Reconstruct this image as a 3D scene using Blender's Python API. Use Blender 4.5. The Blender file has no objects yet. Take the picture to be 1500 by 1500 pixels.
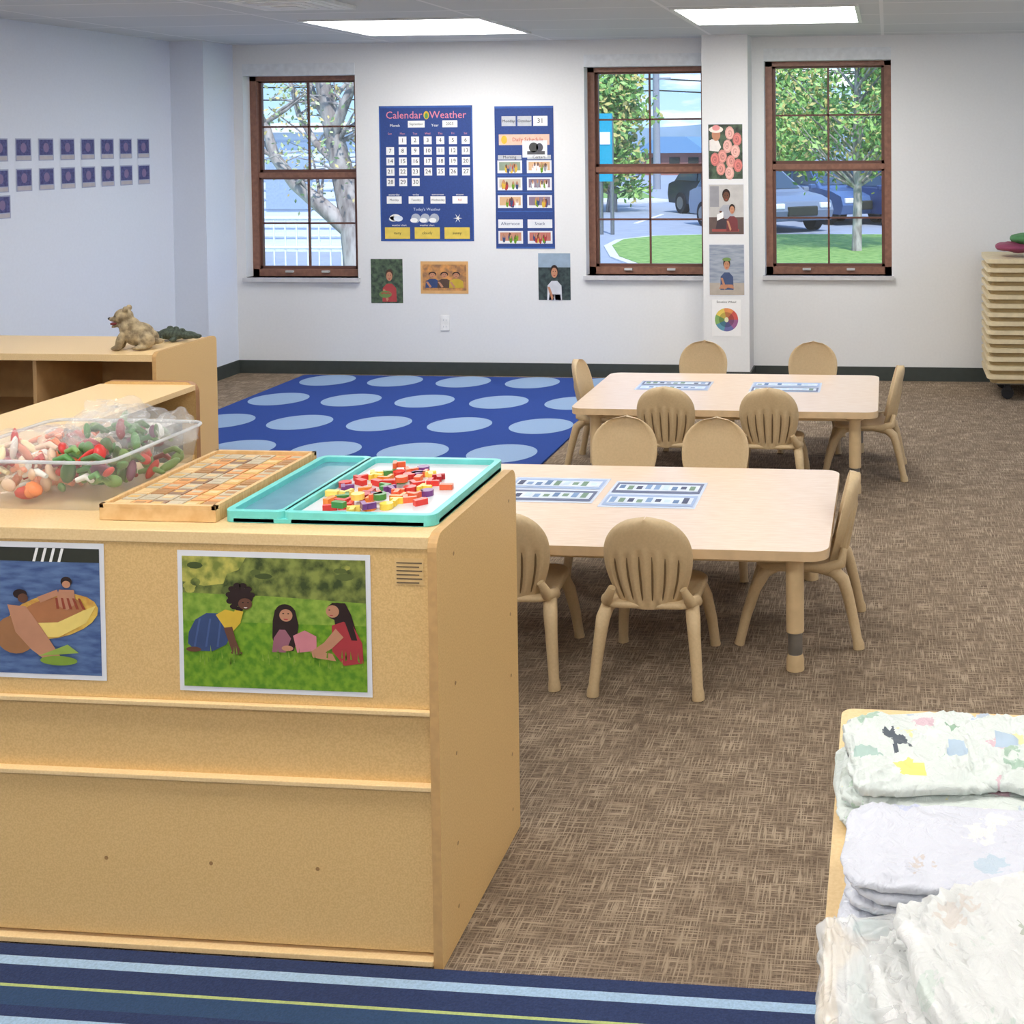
import bpy, bmesh, math, random
from mathutils import Vector, Matrix, Euler, noise
random.seed(7)
S=bpy.context.scene
COL=bpy.context.collection
def s2l(c): return tuple(((v/255)/12.92 if v/255<=0.04045 else ((v/255+0.055)/1.055)**2.4) for v in c)
_m={}
def mat(name,rgb,rough=.5,var=.06,scale=20,bump=0,metal=0,spec=.4,emit=0,rgb2=None,alpha=1,bscale=None,coords='Object',stretch=None,detail=3,lo=.35,hi=.65):
    if name in _m: return _m[name]
    m=bpy.data.materials.new(name);m.use_nodes=True;nt=m.node_tree;b=nt.nodes['Principled BSDF']
    c=s2l(rgb);c2=s2l(rgb2) if rgb2 else tuple(v*(1-var) for v in c)
    if not rgb2: c=tuple(min(1,v*(1+var)) for v in c)
    tc=nt.nodes.new('ShaderNodeTexCoord');mp=nt.nodes.new('ShaderNodeMapping')
    if stretch: mp.inputs['Scale'].default_value=stretch
    nt.links.new(tc.outputs[coords],mp.inputs[0])
    n=nt.nodes.new('ShaderNodeTexNoise');n.inputs['Scale'].default_value=scale;n.inputs['Detail'].default_value=detail
    nt.links.new(mp.outputs[0],n.inputs['Vector'])
    r=nt.nodes.new('ShaderNodeValToRGB');r.color_ramp.elements[0].position=lo;r.color_ramp.elements[1].position=hi
    r.color_ramp.elements[0].color=(*c2,1);r.color_ramp.elements[1].color=(*c,1)
    nt.links.new(n.outputs[0],r.inputs[0]);nt.links.new(r.outputs[0],b.inputs['Base Color'])
    b.inputs['Roughness'].default_value=rough;b.inputs['Metallic'].default_value=metal
    b.inputs['Specular IOR Level'].default_value=spec
    if emit:
        nt.links.new(r.outputs[0],b.inputs['Emission Color']);b.inputs['Emission Strength'].default_value=emit
    if bump:
        bp=nt.nodes.new('ShaderNodeBump');bp.inputs['Strength'].default_value=bump;bp.inputs['Distance'].default_value=.01
        if bscale:
            n2=nt.nodes.new('ShaderNodeTexNoise');n2.inputs['Scale'].default_value=bscale;n2.inputs['Detail'].default_value=4;nt.links.new(mp.outputs[0],n2.inputs['Vector']);nt.links.new(n2.outputs[0],bp.inputs['Height'])
        else: nt.links.new(n.outputs[0],bp.inputs['Height'])
        nt.links.new(bp.outputs[0],b.inputs['Normal'])
    if alpha<1:
        t=nt.nodes.new('ShaderNodeBsdfTransparent');mx=nt.nodes.new('ShaderNodeMixShader');mx.inputs[0].default_value=alpha
        nt.links.new(t.outputs[0],mx.inputs[1]);nt.links.new(b.outputs[0],mx.inputs[2]);nt.links.new(mx.outputs[0],nt.nodes['Material Output'].inputs[0])
    _m[name]=m;return m
def C(rgb,rough=.55,**k):
    return mat('paint_%d_%d_%d'%tuple(rgb),rgb,rough,**k)

class M:
    def __init__(s): s.v=[];s.f=[];s.mi=[];s.sm=[];s.mats=[]
    def idx(s,m):
        if m not in s.mats: s.mats.append(m)
        return s.mats.index(m)
    def add(s,vs,fs,m,smooth=False):
        o=len(s.v);s.v+=[tuple(v) for v in vs];i=s.idx(m)
        for f in fs: s.f.append([a+o for a in f]);s.mi.append(i);s.sm.append(smooth)
    def box(s,x0,x1,y0,y1,z0,z1,m):
        if x0>x1:x0,x1=x1,x0
        if y0>y1:y0,y1=y1,y0
        if z0>z1:z0,z1=z1,z0
        s.add([(x0,y0,z0),(x1,y0,z0),(x1,y1,z0),(x0,y1,z0),(x0,y0,z1),(x1,y0,z1),(x1,y1,z1),(x0,y1,z1)],
          [(0,3,2,1),(4,5,6,7),(0,1,5,4),(1,2,6,5),(2,3,7,6),(3,0,4,7)],m)
    def prism(s,pts,axis,a0,a1,m,smooth=False,m2=None):
        n=len(pts)
        def P(p,a):
            return (a,p[0],p[1]) if axis=='x' else ((p[0],a,p[1]) if axis=='y' else (p[0],p[1],a))
        vs=[P(p,a0) for p in pts]+[P(p,a1) for p in pts]
        s.add(vs,[list(range(n))[::-1],[i+n for i in range(n)]],m)
        s.add(vs,[(i,(i+1)%n,(i+1)%n+n,i+n) for i in range(n)],m2 or m,smooth)
    def tube(s,path,rad,m,n=12,cap=True):
        path=[Vector(p) for p in path]
        if not hasattr(rad,'__len__'): rad=[rad]*len(path)
        vs=[];fs=[];up=None
        for i,p in enumerate(path):
            d=(path[min(i+1,len(path)-1)]-path[max(i-1,0)]).normalized()
            if up is None:
                up=Vector((0,0,1)) if abs(d.z)<.9 else Vector((1,0,0))
            a=d.cross(up).normalized();up=a.cross(d).normalized()
            for k in range(n):
                t=2*math.pi*k/n;vs.append(p+(a*math.cos(t)+up*math.sin(t))*rad[i])
        for i in range(len(path)-1):
            for k in range(n): fs.append((i*n+k,i*n+(k+1)%n,(i+1)*n+(k+1)%n,(i+1)*n+k))
        s.add(vs,fs,m,True)
        if cap: s.add([vs[k] for k in range(n)],[list(range(n))[::-1]],m);s.add([vs[-n+k] for k in range(n)],[list(range(n))],m)
    def ell(s,c,r,m,rot=(0,0,0),nu=20,nv=12,disp=0,ds=5,p=1,seed=0):
        E=Euler(rot).to_matrix();vs=[];fs=[]
        def pw(a): return math.copysign(abs(a)**p,a)
        for j in range(nv+1):
            ph=-math.pi/2+math.pi*j/nv
            for i in range(nu):
                th=2*math.pi*i/nu
                q=Vector((pw(math.cos(ph))*pw(math.cos(th)),pw(math.cos(ph))*pw(math.sin(th)),pw(math.sin(ph))))
                v=Vector((q.x*r[0],q.y*r[1],q.z*r[2]))
                if disp:
                    nn=noise.noise(v*ds+Vector((seed*7.3,seed,0)))+.7*(.5-2*abs(noise.noise(v*ds*1.7+Vector((seed,3,9)))))
                    v=v+q.normalized()*disp*nn
                vs.append(E@v+Vector(c))
        for j in range(nv):
            for i in range(nu): fs.append((j*nu+i,j*nu+(i+1)%nu,(j+1)*nu+(i+1)%nu,(j+1)*nu+i))
        s.add(vs,fs,m,True)
    def text(s,body,size,m,P,center=True):
        cu=bpy.data.curves.new('t','FONT');cu.body=body;cu.size=size;cu.resolution_u=2
        if center: cu.align_x='CENTER';cu.align_y='CENTER'
        o=bpy.data.objects.new('t',cu);COL.objects.link(o)
        dg=bpy.context.evaluated_depsgraph_get();me=o.evaluated_get(dg).to_mesh()
        s.add([P(v.co.x,v.co.y) for v in me.vertices],[list(p.vertices) for p in me.polygons],m)
        o.evaluated_get(dg).to_mesh_clear();bpy.data.objects.remove(o);bpy.data.curves.remove(cu)
    def obj(s,name,loc=(0,0,0),rz=0,bevel=0,seg=2,parent=None,scale=None):
        me=bpy.data.meshes.new(name);me.from_pydata(s.v,[],s.f)
        for m in s.mats: me.materials.append(m)
        me.polygons.foreach_set('material_index',s.mi);me.polygons.foreach_set('use_smooth',s.sm);me.update()
        o=bpy.data.objects.new(name,me);COL.objects.link(o);o.location=loc;o.rotation_euler=(0,0,rz)
        if scale: o.scale=scale
        if bevel:
            b=o.modifiers.new('bevel','BEVEL');b.width=bevel;b.segments=seg;b.limit_method='ANGLE';b.angle_limit=math.radians(50)
        if parent: o.parent=parent
        return o
def rrect(x0,x1,y0,y1,r,n=6):
    pts=[]
    for cx,cy,a in ((x1-r,y0+r,-90),(x1-r,y1-r,0),(x0+r,y1-r,90),(x0+r,y0+r,180)):
        for i in range(n+1):
            t=math.radians(a+90*i/n);pts.append((cx+r*math.cos(t),cy+r*math.sin(t)))
    return pts
class Pic(M):
    """flat printed sheet: u right, v up, n outwards"""
    def __init__(s,O,u,v,n,w,h):
        super().__init__();s.O=Vector(O);s.u=Vector(u);s.w_=w;s.h_=h;s.vv=Vector(v);s.n=Vector(n)
    def P(s,a,b,l): return s.O+s.u*a*s.w_+s.vv*b*s.h_+s.n*(.0015+.0006*l)
    def rect(s,a0,b0,a1,b1,m,l=1): s.add([s.P(a0,b0,l),s.P(a1,b0,l),s.P(a1,b1,l),s.P(a0,b1,l)],[(0,1,2,3)],m)
    def poly(s,pts,m,l=1): s.add([s.P(a,b,l) for a,b in pts],[list(range(len(pts)))],m)
    def el(s,a,b,ra,rb,m,l=1,rot=0,n=20):
        k=s.w_/s.h_;pts=[]
        for i in range(n):
            t=2*math.pi*i/n;x=ra*math.cos(t);y=rb*math.sin(t)/k
            pts.append((a+x*math.cos(rot)-y*math.sin(rot),b+(x*math.sin(rot)+y*math.cos(rot))*k))
        s.poly(pts,m,l)
    def txt(s,body,a,b,size,m,l=3):
        s.text(body,size,m,lambda x,y:s.P(a,b,l)+s.u*x+s.vv*y)

D=8.70;CE=2.51;XL=-5.22;XR=2.6;YB=-1.5
pi=math.pi
# ---------------------------------------------------------------- materials
wallm=mat('wall_paint',(228,229,230),.8,.012,60,bump=.03)
wallb=mat('wall_daylight_tint',(218,225,238),.8,.012,60,bump=.03)  # bluish daylight tint put into the colour of left wall and corner column
maple=mat('maple_laminate',(228,192,132),.42,scale=260,rgb2=(216,178,118),bump=.02,detail=1)
maple_l=mat('maple_top',(236,206,156),.4,scale=200,rgb2=(228,196,144))
maple_e=mat('maple_edge',(200,160,106),.5,scale=60)
mshade=mat('maple_shaded',(176,142,98),.6)  # darker copy of the maple, with the shade of shelf interiors painted in
white=mat('white_paper',(240,240,240),.5,.01)
lam=mat('laminate_white',(228,230,236),.25,.01)
black=mat('black_ink',(25,25,30),.5)
base_m=mat('baseboard_rubber',(62,68,66),.5)
def carpet():
    m=bpy.data.materials.new('carpet_tile');m.use_nodes=True;nt=m.node_tree;N=nt.nodes;L=nt.links;b=N['Principled BSDF']
    tc=N.new('ShaderNodeTexCoord')
    def nz(sx,sy,sc=1,det=2,off=0):
        mp=N.new('ShaderNodeMapping');mp.inputs['Scale'].default_value=(sx,sy,1);mp.inputs['Location'].default_value=(off,off,0)
        L.new(tc.outputs['Object'],mp.inputs[0]);n=N.new('ShaderNodeTexNoise');n.inputs['Scale'].default_value=sc;n.inputs['Detail'].default_value=det
        L.new(mp.outputs[0],n.inputs['Vector']);return n.outputs[0]
    def ramp(src,a,b_,c0,c1):
        r=N.new('ShaderNodeValToRGB');r.color_ramp.elements[0].position=a;r.color_ramp.elements[1].position=b_
        r.color_ramp.elements[0].color=(*c0,1);r.color_ramp.elements[1].color=(*c1,1);L.new(src,r.inputs[0]);return r.outputs[0]
    def mix(t,f,a,b_):
        x=N.new('ShaderNodeMix');x.data_type='RGBA';x.blend_type=t
        if isinstance(f,float): x.inputs[0].default_value=f
        else: L.new(f,x.inputs[0])
        L.new(a,x.inputs[6]);L.new(b_,x.inputs[7]);return x.outputs[2]
    h=ramp(nz(12,230),.48,.62,(0,0,0),(1,1,1));v=ramp(nz(230,12,off=4),.48,.62,(0,0,0),(1,1,1))
    lines=mix('LIGHTEN',1.0,h,v)
    patch=ramp(nz(10,10,1,3,9),.35,.65,(.45,.45,.45),(.95,.95,.95))
    lines=mix('MULTIPLY',1.0,lines,patch)
    dark=ramp(nz(150,150,1,2,2),.3,.7,s2l((96,82,68)),s2l((122,105,89)))
    lite=ramp(nz(3,3,1,2,1),.3,.7,s2l((168,150,128)),s2l((182,164,142)))
    c=mix('MIX',lines,dark,lite)
    L.new(c,b.inputs['Base Color']);b.inputs['Roughness'].default_value=.95;b.inputs['Specular IOR Level'].default_value=.1
    bp=N.new('ShaderNodeBump');bp.inputs['Strength'].default_value=.3;bp.inputs['Distance'].default_value=.005;L.new(lines,bp.inputs['Height']);L.new(bp.outputs[0],b.inputs['Normal'])
    return m
def ceilm():
    m=bpy.data.materials.new('ceiling_tiles');m.use_nodes=True;nt=m.node_tree;N=nt.nodes;L=nt.links;b=N['Principled BSDF']
    tc=N.new('ShaderNodeTexCoord');br=N.new('ShaderNodeTexBrick');br.offset=0;br.inputs['Scale'].default_value=1
    mp=N.new('ShaderNodeMapping');mp.inputs['Location'].default_value=(.03,.05,0);L.new(tc.outputs['Object'],mp.inputs[0]);L.new(mp.outputs[0],br.inputs['Vector'])
    br.inputs['Brick Width'].default_value=1.22;br.inputs['Row Height'].default_value=.61;br.inputs['Mortar Size'].default_value=.012
    br.inputs['Color1'].default_value=(*s2l((208,212,214)),1);br.inputs['Color2'].default_value=(*s2l((203,208,210)),1);br.inputs['Mortar'].default_value=(*s2l((228,230,232)),1)
    L.new(br.outputs[0],b.inputs['Base Color']);b.inputs['Roughness'].default_value=.9
    return m
# ---------------------------------------------------------------- room
a=M();a.box(XL-.2,XR+.2,YB-.2,D+.25,-.12,0,carpet());a.obj('floor')
a=M();a.box(XL-.2,XR+.2,YB-.2,D+.25,CE,CE+.12,ceilm());a.obj('ceiling')
wins=[(-4.89,-4.00,.735,2.365),(-2.235,-1.31,.76,2.40),(-.895,.03,.765,2.425)]
a=M();xs=XL-.2;T=.25
for (x0,x1,z0,z1) in wins:
    a.box(xs,x0,D,D+T,0,CE,wallm);a.box(x0,x1,D,D+T,0,z0,wallm);a.box(x0,x1,D,D+T,z1,CE,wallm);xs=x1
a.box(xs,XR+.2,D,D+T,0,CE,wallm);a.obj('wall_back')
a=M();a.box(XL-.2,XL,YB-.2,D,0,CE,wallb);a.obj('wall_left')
a=M();a.box(XL,XR,YB-.2,YB,0,CE,wallm);a.obj('wall_front')
a=M()
a.box(XR,XR+.2,YB-.2,5.4,0,CE,wallm);a.box(XR,XR+.2,5.4,8.0,0,.8,wallm);a.box(XR,XR+.2,5.4,8.0,2.3,CE,wallm);a.box(XR,XR+.2,8.0,D,0,CE,wallm);a.box(XR,XR+.2,6.62,6.78,.8,2.3,wallm)  # window opening out of view, added and sized to throw daylight on wall_left
a.obj('wall_right')
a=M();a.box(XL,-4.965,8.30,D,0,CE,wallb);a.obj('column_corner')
a=M();a.box(-1.315,-.985,8.45,D,0,CE,wallm);a.obj('column_back')
a=M();h=.1;t=.012
a.box(-4.965,-1.315,D-t,D,0,h,base_m);a.box(-.985,XR,D-t,D,0,h,base_m);a.obj('baseboard_back')
a=M();a.box(XL,XL+t,YB,8.3,0,h,base_m);a.obj('baseboard_left')
a=M();a.box(XL,-4.965+t,8.3-t,8.3,0,h,base_m);a.box(-4.965,-4.965+t,8.3,D-t,0,h,base_m);a.obj('baseboard_column_corner')
a=M();a.box(-1.315-t,-.985+t,8.45-t,8.45,0,h,base_m);a.box(-.985,-.985+t,8.45,D-t,0,h,base_m);a.box(-1.315-t,-1.315,8.45,D-t,0,h,base_m);a.obj('baseboard_column_back')
wood=mat('window_wood',(140,100,84),.4,.15,30);woodd=mat('window_wood_dark',(108,74,64),.4)
sillm=mat('sill_grey',(200,200,202),.5);blind=mat('blind_fabric',(222,226,230),.7)
glass=mat('window_glass',(235,245,250),.02,.0,alpha=.05)
for i,(x0,x1,z0,z1) in enumerate(wins):
    a=M();y=D+.13;zt=z1-.09
    a.box(x0,x1,D-.005,D+.10,zt,z1,blind)
    a.box(x0-.015,x1+.015 if i!=1 else x1-.01,D-.035,y,z0-.03,z0,sillm)
    fw=.05
    a.box(x0,x0+fw,y-.03,y+.05,z0,zt+.05,wood);a.box(x1-fw,x1,y-.03,y+.05,z0,zt+.05,wood)
    a.box(x0,x1,y-.03,y+.05,z0,z0+.055,wood);a.box(x0,x1,y-.03,y+.05,zt-.035,zt+.05,wood)
    zm=(z0+.055+zt-.035)/2
    a.box(x0+fw,x1-fw,y-.015,y+.04,zm-.02,zm+.02,wood)
    sw=.022
    for (b0,b1,yy) in ((z0+.055,zm-.02,y),(zm+.02,zt-.035,y+.02)):
        a.box(x0+fw,x0+fw+sw,yy-.01,yy+.02,b0,b1,woodd);a.box(x1-fw-sw,x1-fw,yy-.01,yy+.02,b0,b1,woodd)
        a.box(x0+fw,x1-fw,yy-.01,yy+.02,b0,b0+sw,woodd);a.box(x0+fw,x1-fw,yy-.01,yy+.02,b1-sw*.6,b1,woodd)
        xm=(x0+x1)/2;a.box(xm-.007,xm+.007,yy-.004,yy+.012,b0,b1,woodd)
        zz=(b0+b1)/2;a.box(x0+fw,x1-fw,yy-.004,yy+.012,zz-.007,zz+.007,woodd)
        a.add([(x0+fw,yy+.005,b0),(x1-fw,yy+.005,b0),(x1-fw,yy+.005,b1),(x0+fw,yy+.005,b1)],[(0,1,2,3)],glass)
    for xx in (x0+.3,x1-.3): a.box(xx-.03,xx+.03,y-.05,y-.03,z0+.03,z0+.045,sillm)
    a.obj('window_%d'%(i+1))
lightm=mat('light_diffuser',(255,252,247),.5,0,emit=13);trimw=mat('light_trim',(225,228,230),.4)
def panel(x0,x1,y0,y1):
    a=M();a.box(x0,x1,y0,y1,CE-.006,CE-.002,lightm);t=.025
    a.box(x0-t,x1+t,y0-t,y0,CE-.012,CE-.001,trimw);a.box(x0-t,x1+t,y1,y1+t,CE-.012,CE-.001,trimw)
    a.box(x0-t,x0,y0,y1,CE-.012,CE-.001,trimw);a.box(x1,x1+t,y0,y1,CE-.012,CE-.001,trimw);a.obj('ceiling_light')
panel(-3.55,-2.45,7.02,8.0);panel(-1.2,-.18,6.72,7.62)
for y in (4.3,1.6,-.7):
    for x in (-4.1,-1.7,.8): panel(x,x+1.1,y,y+.6)
a=M();a.box(-3.42,-2.9,5.85,6.34,CE-.02,CE-.001,trimw)
for i in range(4): a.box(-3.38+.05*i,-2.94-.05*i,5.89+.05*i,6.30-.05*i,CE-.024-.004*i,CE-.019,blind if i%2 else trimw)
a.obj('ceiling_vent')
# ---------------------------------------------------------------- rugs
navy=mat('rug_blue',(28,62,136),.95,.12,300,bump=.2);dotm=mat('rug_dot_blue',(136,162,196),.95,.1,300,bump=.2)
a=M();a.prism(rrect(-4.39,-1.875,6.0,8.60,.04),'z',0.001,.012,navy)
for r in range(4):
    for c in range(5):
        cx=-4.11+.515*c-.035*r;cy=8.40-.645*r
        pts=[(cx+.195*math.cos(t*pi/20),cy+.2*math.sin(t*pi/20)) for t in range(40)]
        pts=[(max(-4.39,min(-1.875,x)),min(8.6,y)) for x,y in pts]
        a.add([(x,y,.0135) for x,y in pts],[list(range(40))],dotm)
a.obj('polka_dot_rug')
rn=mat('rug_navy',(40,54,92),.95,.15,200,bump=.3);rl=mat('rug_light_blue',(156,184,212),.95,.1,200,bump=.3);rg=mat('rug_lime',(172,186,120),.95,.1,200,bump=.3);rt=mat('rug_teal',(44,70,104),.95,.1,200,bump=.3)
a=M();y=2.385;x0,x1=-3.2,-.085
seq=[(rn,.036),(rl,.026),(rn,.055),(rg,.008),(rt,.05),(rn,.03),(rl,.03),(rn,.08),(rg,.01),(rt,.06),(rn,.05),(rl,.03)]
i=0
while y>.6:
    m_,w=seq[i%len(seq)];i+=1
    a.box(x0,x1,y-w,y,.001,.012,m_);y-=w
a.obj('striped_rug')
# ---------------------------------------------------------------- main cabinet
scr=mat('screw',(160,120,74),.4)
def endpanel(a,x0,x1,y0,y1,z0,z1,r,m,me):
    n=6;pts=[(y0,z0),(y1,z0)]
    for i in range(n+1):
        t=math.radians(90*i/n);pts.append((y1-r+r*math.cos(t),z1-r+r*math.sin(t)))
    for i in range(n+1):
        t=math.radians(90+90*i/n);pts.append((y0+r+r*math.cos(t),z1-r+r*math.sin(t)))
    a.prism(pts,'x',x0,x1,m,False,me)
a=M();X1=-.942;X0=-2.19;Y0=2.395;Y1=2.93;Hh=.93
endpanel(a,X1-.02,X1,Y0,Y1,0.003,Hh,.035,maple,maple_e);endpanel(a,X0,X0+.02,Y0,Y1,.003,Hh,.035,maple,maple_e)
xi0,xi1=X0+.02,X1-.02
a.box(xi0,xi1,Y0+.006,Y1-.006,Hh-.032,Hh-.006,maple_l)
a.box(xi0,xi1,Y0+.018,Y0+.03,.03,Hh-.03,maple)
a.box(xi0,xi1,Y0+.010,Y0+.02,.555,Hh-.031,maple)
for z in (.545,.384): a.box(xi0,xi1,Y0-.001,Y0+.02,z,z+.010,maple_l)
a.box(xi0,xi1,Y0+.012,Y0+.02,.03,.385,maple)
a.box(xi0,xi1,Y0-.004,Y0+.03,.010,.022,maple_l)
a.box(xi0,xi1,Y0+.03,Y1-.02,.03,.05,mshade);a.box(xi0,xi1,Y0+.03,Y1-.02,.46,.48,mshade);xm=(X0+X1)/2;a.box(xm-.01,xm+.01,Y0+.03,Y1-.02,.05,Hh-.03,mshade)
def screw(a,p,ax):
    r=.0045;n=10;P=[]
    for k in range(n):
        t=2*pi*k/n
        P.append((p[0]+r*math.cos(t),p[1],p[2]+r*math.sin(t)) if ax=='y' else (p[0],p[1]+r*math.cos(t),p[2]+r*math.sin(t)))
    a.add(P,[list(range(n))],scr)
for x in (-1.22,-1.46,-1.7): screw(a,(x,Y0+.0105,.20),'y')
for y in (2.49,2.87):
    for z in (.08,.42,.575,.86,.22): screw(a,(X1+.001,y,z),'x')
a.obj('storage_cabinet',bevel=.0015)
g1=mat('photo_lawn',(128,166,44),.5,scale=60,rgb2=(84,134,28));g2=mat('photo_trees',(140,150,74),.5,scale=40,rgb2=(60,74,36),detail=8)
g3=mat('photo_glow',(200,192,96),.5,scale=45,rgb2=(120,132,60),detail=8);skin=C((190,136,106));skind=C((104,68,52));hair=C((44,28,26));red=C((170,56,62));pink=C((206,130,140));blue=C((56,74,116));yel=C((216,180,60));g4=mat('photo_lawn_mid',(150,178,70),.5,scale=50,rgb2=(106,144,46))
drk=C((50,52,44))
def wallpic(O,w,h,y,border=.0,bm=lam):
    p=Pic((O[0],y,O[1]),(1,0,0),(0,0,1),(0,-1,0),w,h);p.rect(0,0,1,1,bm,0);return p
yy=Y0+.010
p=wallpic((-1.520,.578),.430,.305,yy)
p.rect(.025,.035,.975,.96,g2,1);p.poly([(.025,.96),(.36,.96),(.32,.87),(.26,.84),(.24,.77),(.14,.75),(.025,.78)],g3,1.5)
random.seed(2)
for k in range(26):
    u=random.uniform(.04,.96);p.el(u,random.uniform(.72,.93),random.uniform(.02,.05),random.uniform(.015,.03),random.choice([g2,g3,C((70,84,42)),C((92,104,52))]),1.55+.01*k,n=9) if .06<u<.94 and random.random()<.8 else None
p.rect(.025,.035,.975,.60,g1,2);p.poly([(.025,.50),(.975,.42),(.975,.66),(.5,.69),(.025,.70)],g4,1.9);p.rect(.025,.5,.975,.62,g4,2.2)
p.poly([(.05,.34),(.055,.42),(.09,.51),(.15,.56),(.22,.56),(.27,.52),(.28,.42),(.25,.34),(.18,.29),(.09,.29)],blue,4);p.poly([(.20,.55),(.25,.59),(.32,.57),(.33,.50),(.29,.44),(.25,.45)],yel,5);p.poly([(.24,.46),(.285,.47),(.30,.38),(.325,.30),(.285,.28),(.265,.36)],skind,5.3);p.el(.305,.285,.03,.013,skind,5.4);p.el(.08,.30,.04,.018,skind,4.3)
for k in range(3): p.poly([(.08+.06*k,.32),(.09+.06*k,.32),(.12+.055*k,.52),(.11+.055*k,.52)],C((72,92,140)),4.2)
p.el(.33,.68,.066,.066,hair,5);p.el(.355,.635,.036,.040,skind,6);p.poly([(.30,.59),(.345,.58),(.33,.51),(.29,.53)],yel,5.6)
for k in range(9): p.el(.33+.058*math.cos(k*.55+.2),.68+.085*math.sin(k*.55+.2),.02,.02,hair,5.1,n=10)
p.el(.56,.58,.052,.060,hair,4);p.poly([(.508,.60),(.612,.60),(.628,.50),(.618,.38),(.60,.31),(.51,.31),(.492,.40),(.495,.52)],hair,4.2);p.el(.565,.562,.034,.044,skin,5);p.poly([(.60,.42),(.66,.46),(.72,.42),(.72,.32),(.62,.30)],pink,5);p.poly([(.49,.30),(.56,.30),(.59,.40),(.56,.46),(.53,.46),(.50,.40)],C((150,96,110)),5.5);p.el(.57,.33,.03,.02,skin,5.6)
for dx in (-.013,.013): p.el(.565+dx,.575,.005,.004,hair,6);p.el(.358+dx,.645,.004,.004,black,7)
p.poly([(.552,.538),(.578,.538),(.572,.53),(.558,.53)],red,6);p.poly([(.348,.612),(.368,.612),(.362,.605),(.353,.605)],C((230,220,210)),7)
p.el(.83,.60,.058,.062,hair,4);p.poly([(.80,.66),(.87,.66),(.90,.58),(.925,.46),(.94,.32),(.85,.34),(.82,.48)],hair,4.4);p.el(.805,.60,.034,.044,skin,5);p.poly([(.80,.50),(.86,.53),(.91,.50),(.955,.38),(.96,.24),(.86,.22),(.80,.32)],red,4.6);p.poly([(.82,.48),(.86,.42),(.80,.34),(.73,.28),(.69,.31),(.76,.38)],skin,5.4);p.poly([(.68,.33),(.80,.30),(.82,.25),(.70,.27)],skin,4.65);p.poly([(.86,.66),(.90,.55),(.93,.40),(.90,.40),(.87,.52)],hair,5)
p.el(.79,.61,.005,.004,hair,6);p.el(.80,.573,.009,.003,red,6)
for k in range(60):
    u=random.uniform(.04,.96);v=random.uniform(.22,.31);p.poly([(u-.004,v-.03),(u+.004,v-.03),(u+random.uniform(-.006,.006),v+.03)],random.choice([g1,g4]),6.5)
p.obj('photo_poster_children')
p=wallpic((-2.118,.592),.431,.300,yy)
wat=mat('photo_water',(98,124,168),.5,scale=22,rgb2=(66,88,136),detail=8,stretch=(1,1,4));raft=mat('photo_raft',(232,196,92),.5,scale=30,rgb2=(196,136,66),detail=6)
p.rect(.025,.035,.975,.96,wat,1);p.rect(.025,.86,.975,.96,drk,2)
p.el(.72,.46,.25,.16,raft,3,rot=.2);p.el(.72,.5,.17,.095,C((176,116,76)),4,rot=.2);p.poly([(.52,.40),(.60,.31),(.75,.31),(.90,.42),(.955,.55),(.90,.52),(.75,.42)],C((240,212,120)),4.2)
p.el(.80,.72,.030,.036,hair,5);p.el(.80,.70,.022,.026,skin,5.5);p.poly([(.76,.66),(.84,.66),(.85,.56),(.80,.51),(.74,.55)],skin,5);p.poly([(.76,.62),(.66,.56),(.64,.60),(.75,.66)],skin,5.2)
for k in range(5): p.poly([(.74+.03*k,.60),(.752+.03*k,.60),(.76+.035*k,.52),(.745+.035*k,.52)],C((150,70,50)),5.6)
p.el(.55,.62,.038,.035,hair,5.3);p.el(.565,.59,.028,.034,skind,5.4);p.poly([(.48,.54),(.58,.53),(.66,.38),(.76,.17),(.70,.12),(.60,.22),(.52,.34)],skin,5);p.el(.52,.32,.11,.14,C((160,112,74)),4.5);p.el(.75,.14,.10,.035,C((130,160,60)),5.5);p.poly([(.64,.17),(.86,.20),(.80,.26)],C((150,176,80)),5.6)
for i in range(4): p.poly([(.62+.045*i,.86),(.635+.045*i,.86),(.655+.045*i,.96),(.64+.045*i,.96)],white,4)
p.obj('photo_poster_raft')
p=wallpic((-1.036,.822),.062,.056,yy,bm=mat('label_paper',(218,184,128),.5))
ink=C((110,92,70))
for i in range(6): p.rect(.05,.80-.15*i,.95-.1*(i%2),.85-.15*i,ink,1)
p.obj('printed_label')

# ---------------------------------------------------------------- items on cabinet top
top=Hh-.006
a=M();wd=mat('tray_wood',(230,194,140),.45,scale=30,rgb2=(214,172,116),stretch=(1,6,1))
tx0,tx1,ty0,ty1=-1.735,-1.465,2.46,2.925
a.box(tx0,tx1,ty0,ty1,top+.001,top+.028,wd)
for b in ((tx0,tx0+.01,ty0,ty1),(tx1-.01,tx1,ty0,ty1),(tx0,tx1,ty0,ty0+.012),(tx0,tx1,ty1-.012,ty1)): a.box(b[0],b[1],b[2],b[3],top+.028,top+.037,wd)
cols=[C((226,196,146)),C((176,132,88)),C((214,176,110)),C((196,184,160)),C((150,120,100)),C((222,160,104))]
for i in range(6):
    for j in range(10):
        x=tx0+.013+.041*i;y=ty0+.015+.0435*j
        a.box(x,x+.036,y,y+.038,top+.028,top+.031,cols[(i*5+j*3+(i*j)%4)%6]);a.box(x+.006,x+.03,y+.012,y+.026,top+.031,top+.032,cols[(i+j*2)%4])
a.obj('wooden_puzzle_tray',bevel=.0008)
teal=mat('tray_teal',(110,208,204),.35);tfl=mat('tray_white_floor',(212,214,220),.35,.02);tcl=mat('tray_blue_window',(104,152,172),.2)
a=M();x0,x1,y0,y1=-1.452,-.972,2.465,2.93
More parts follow.
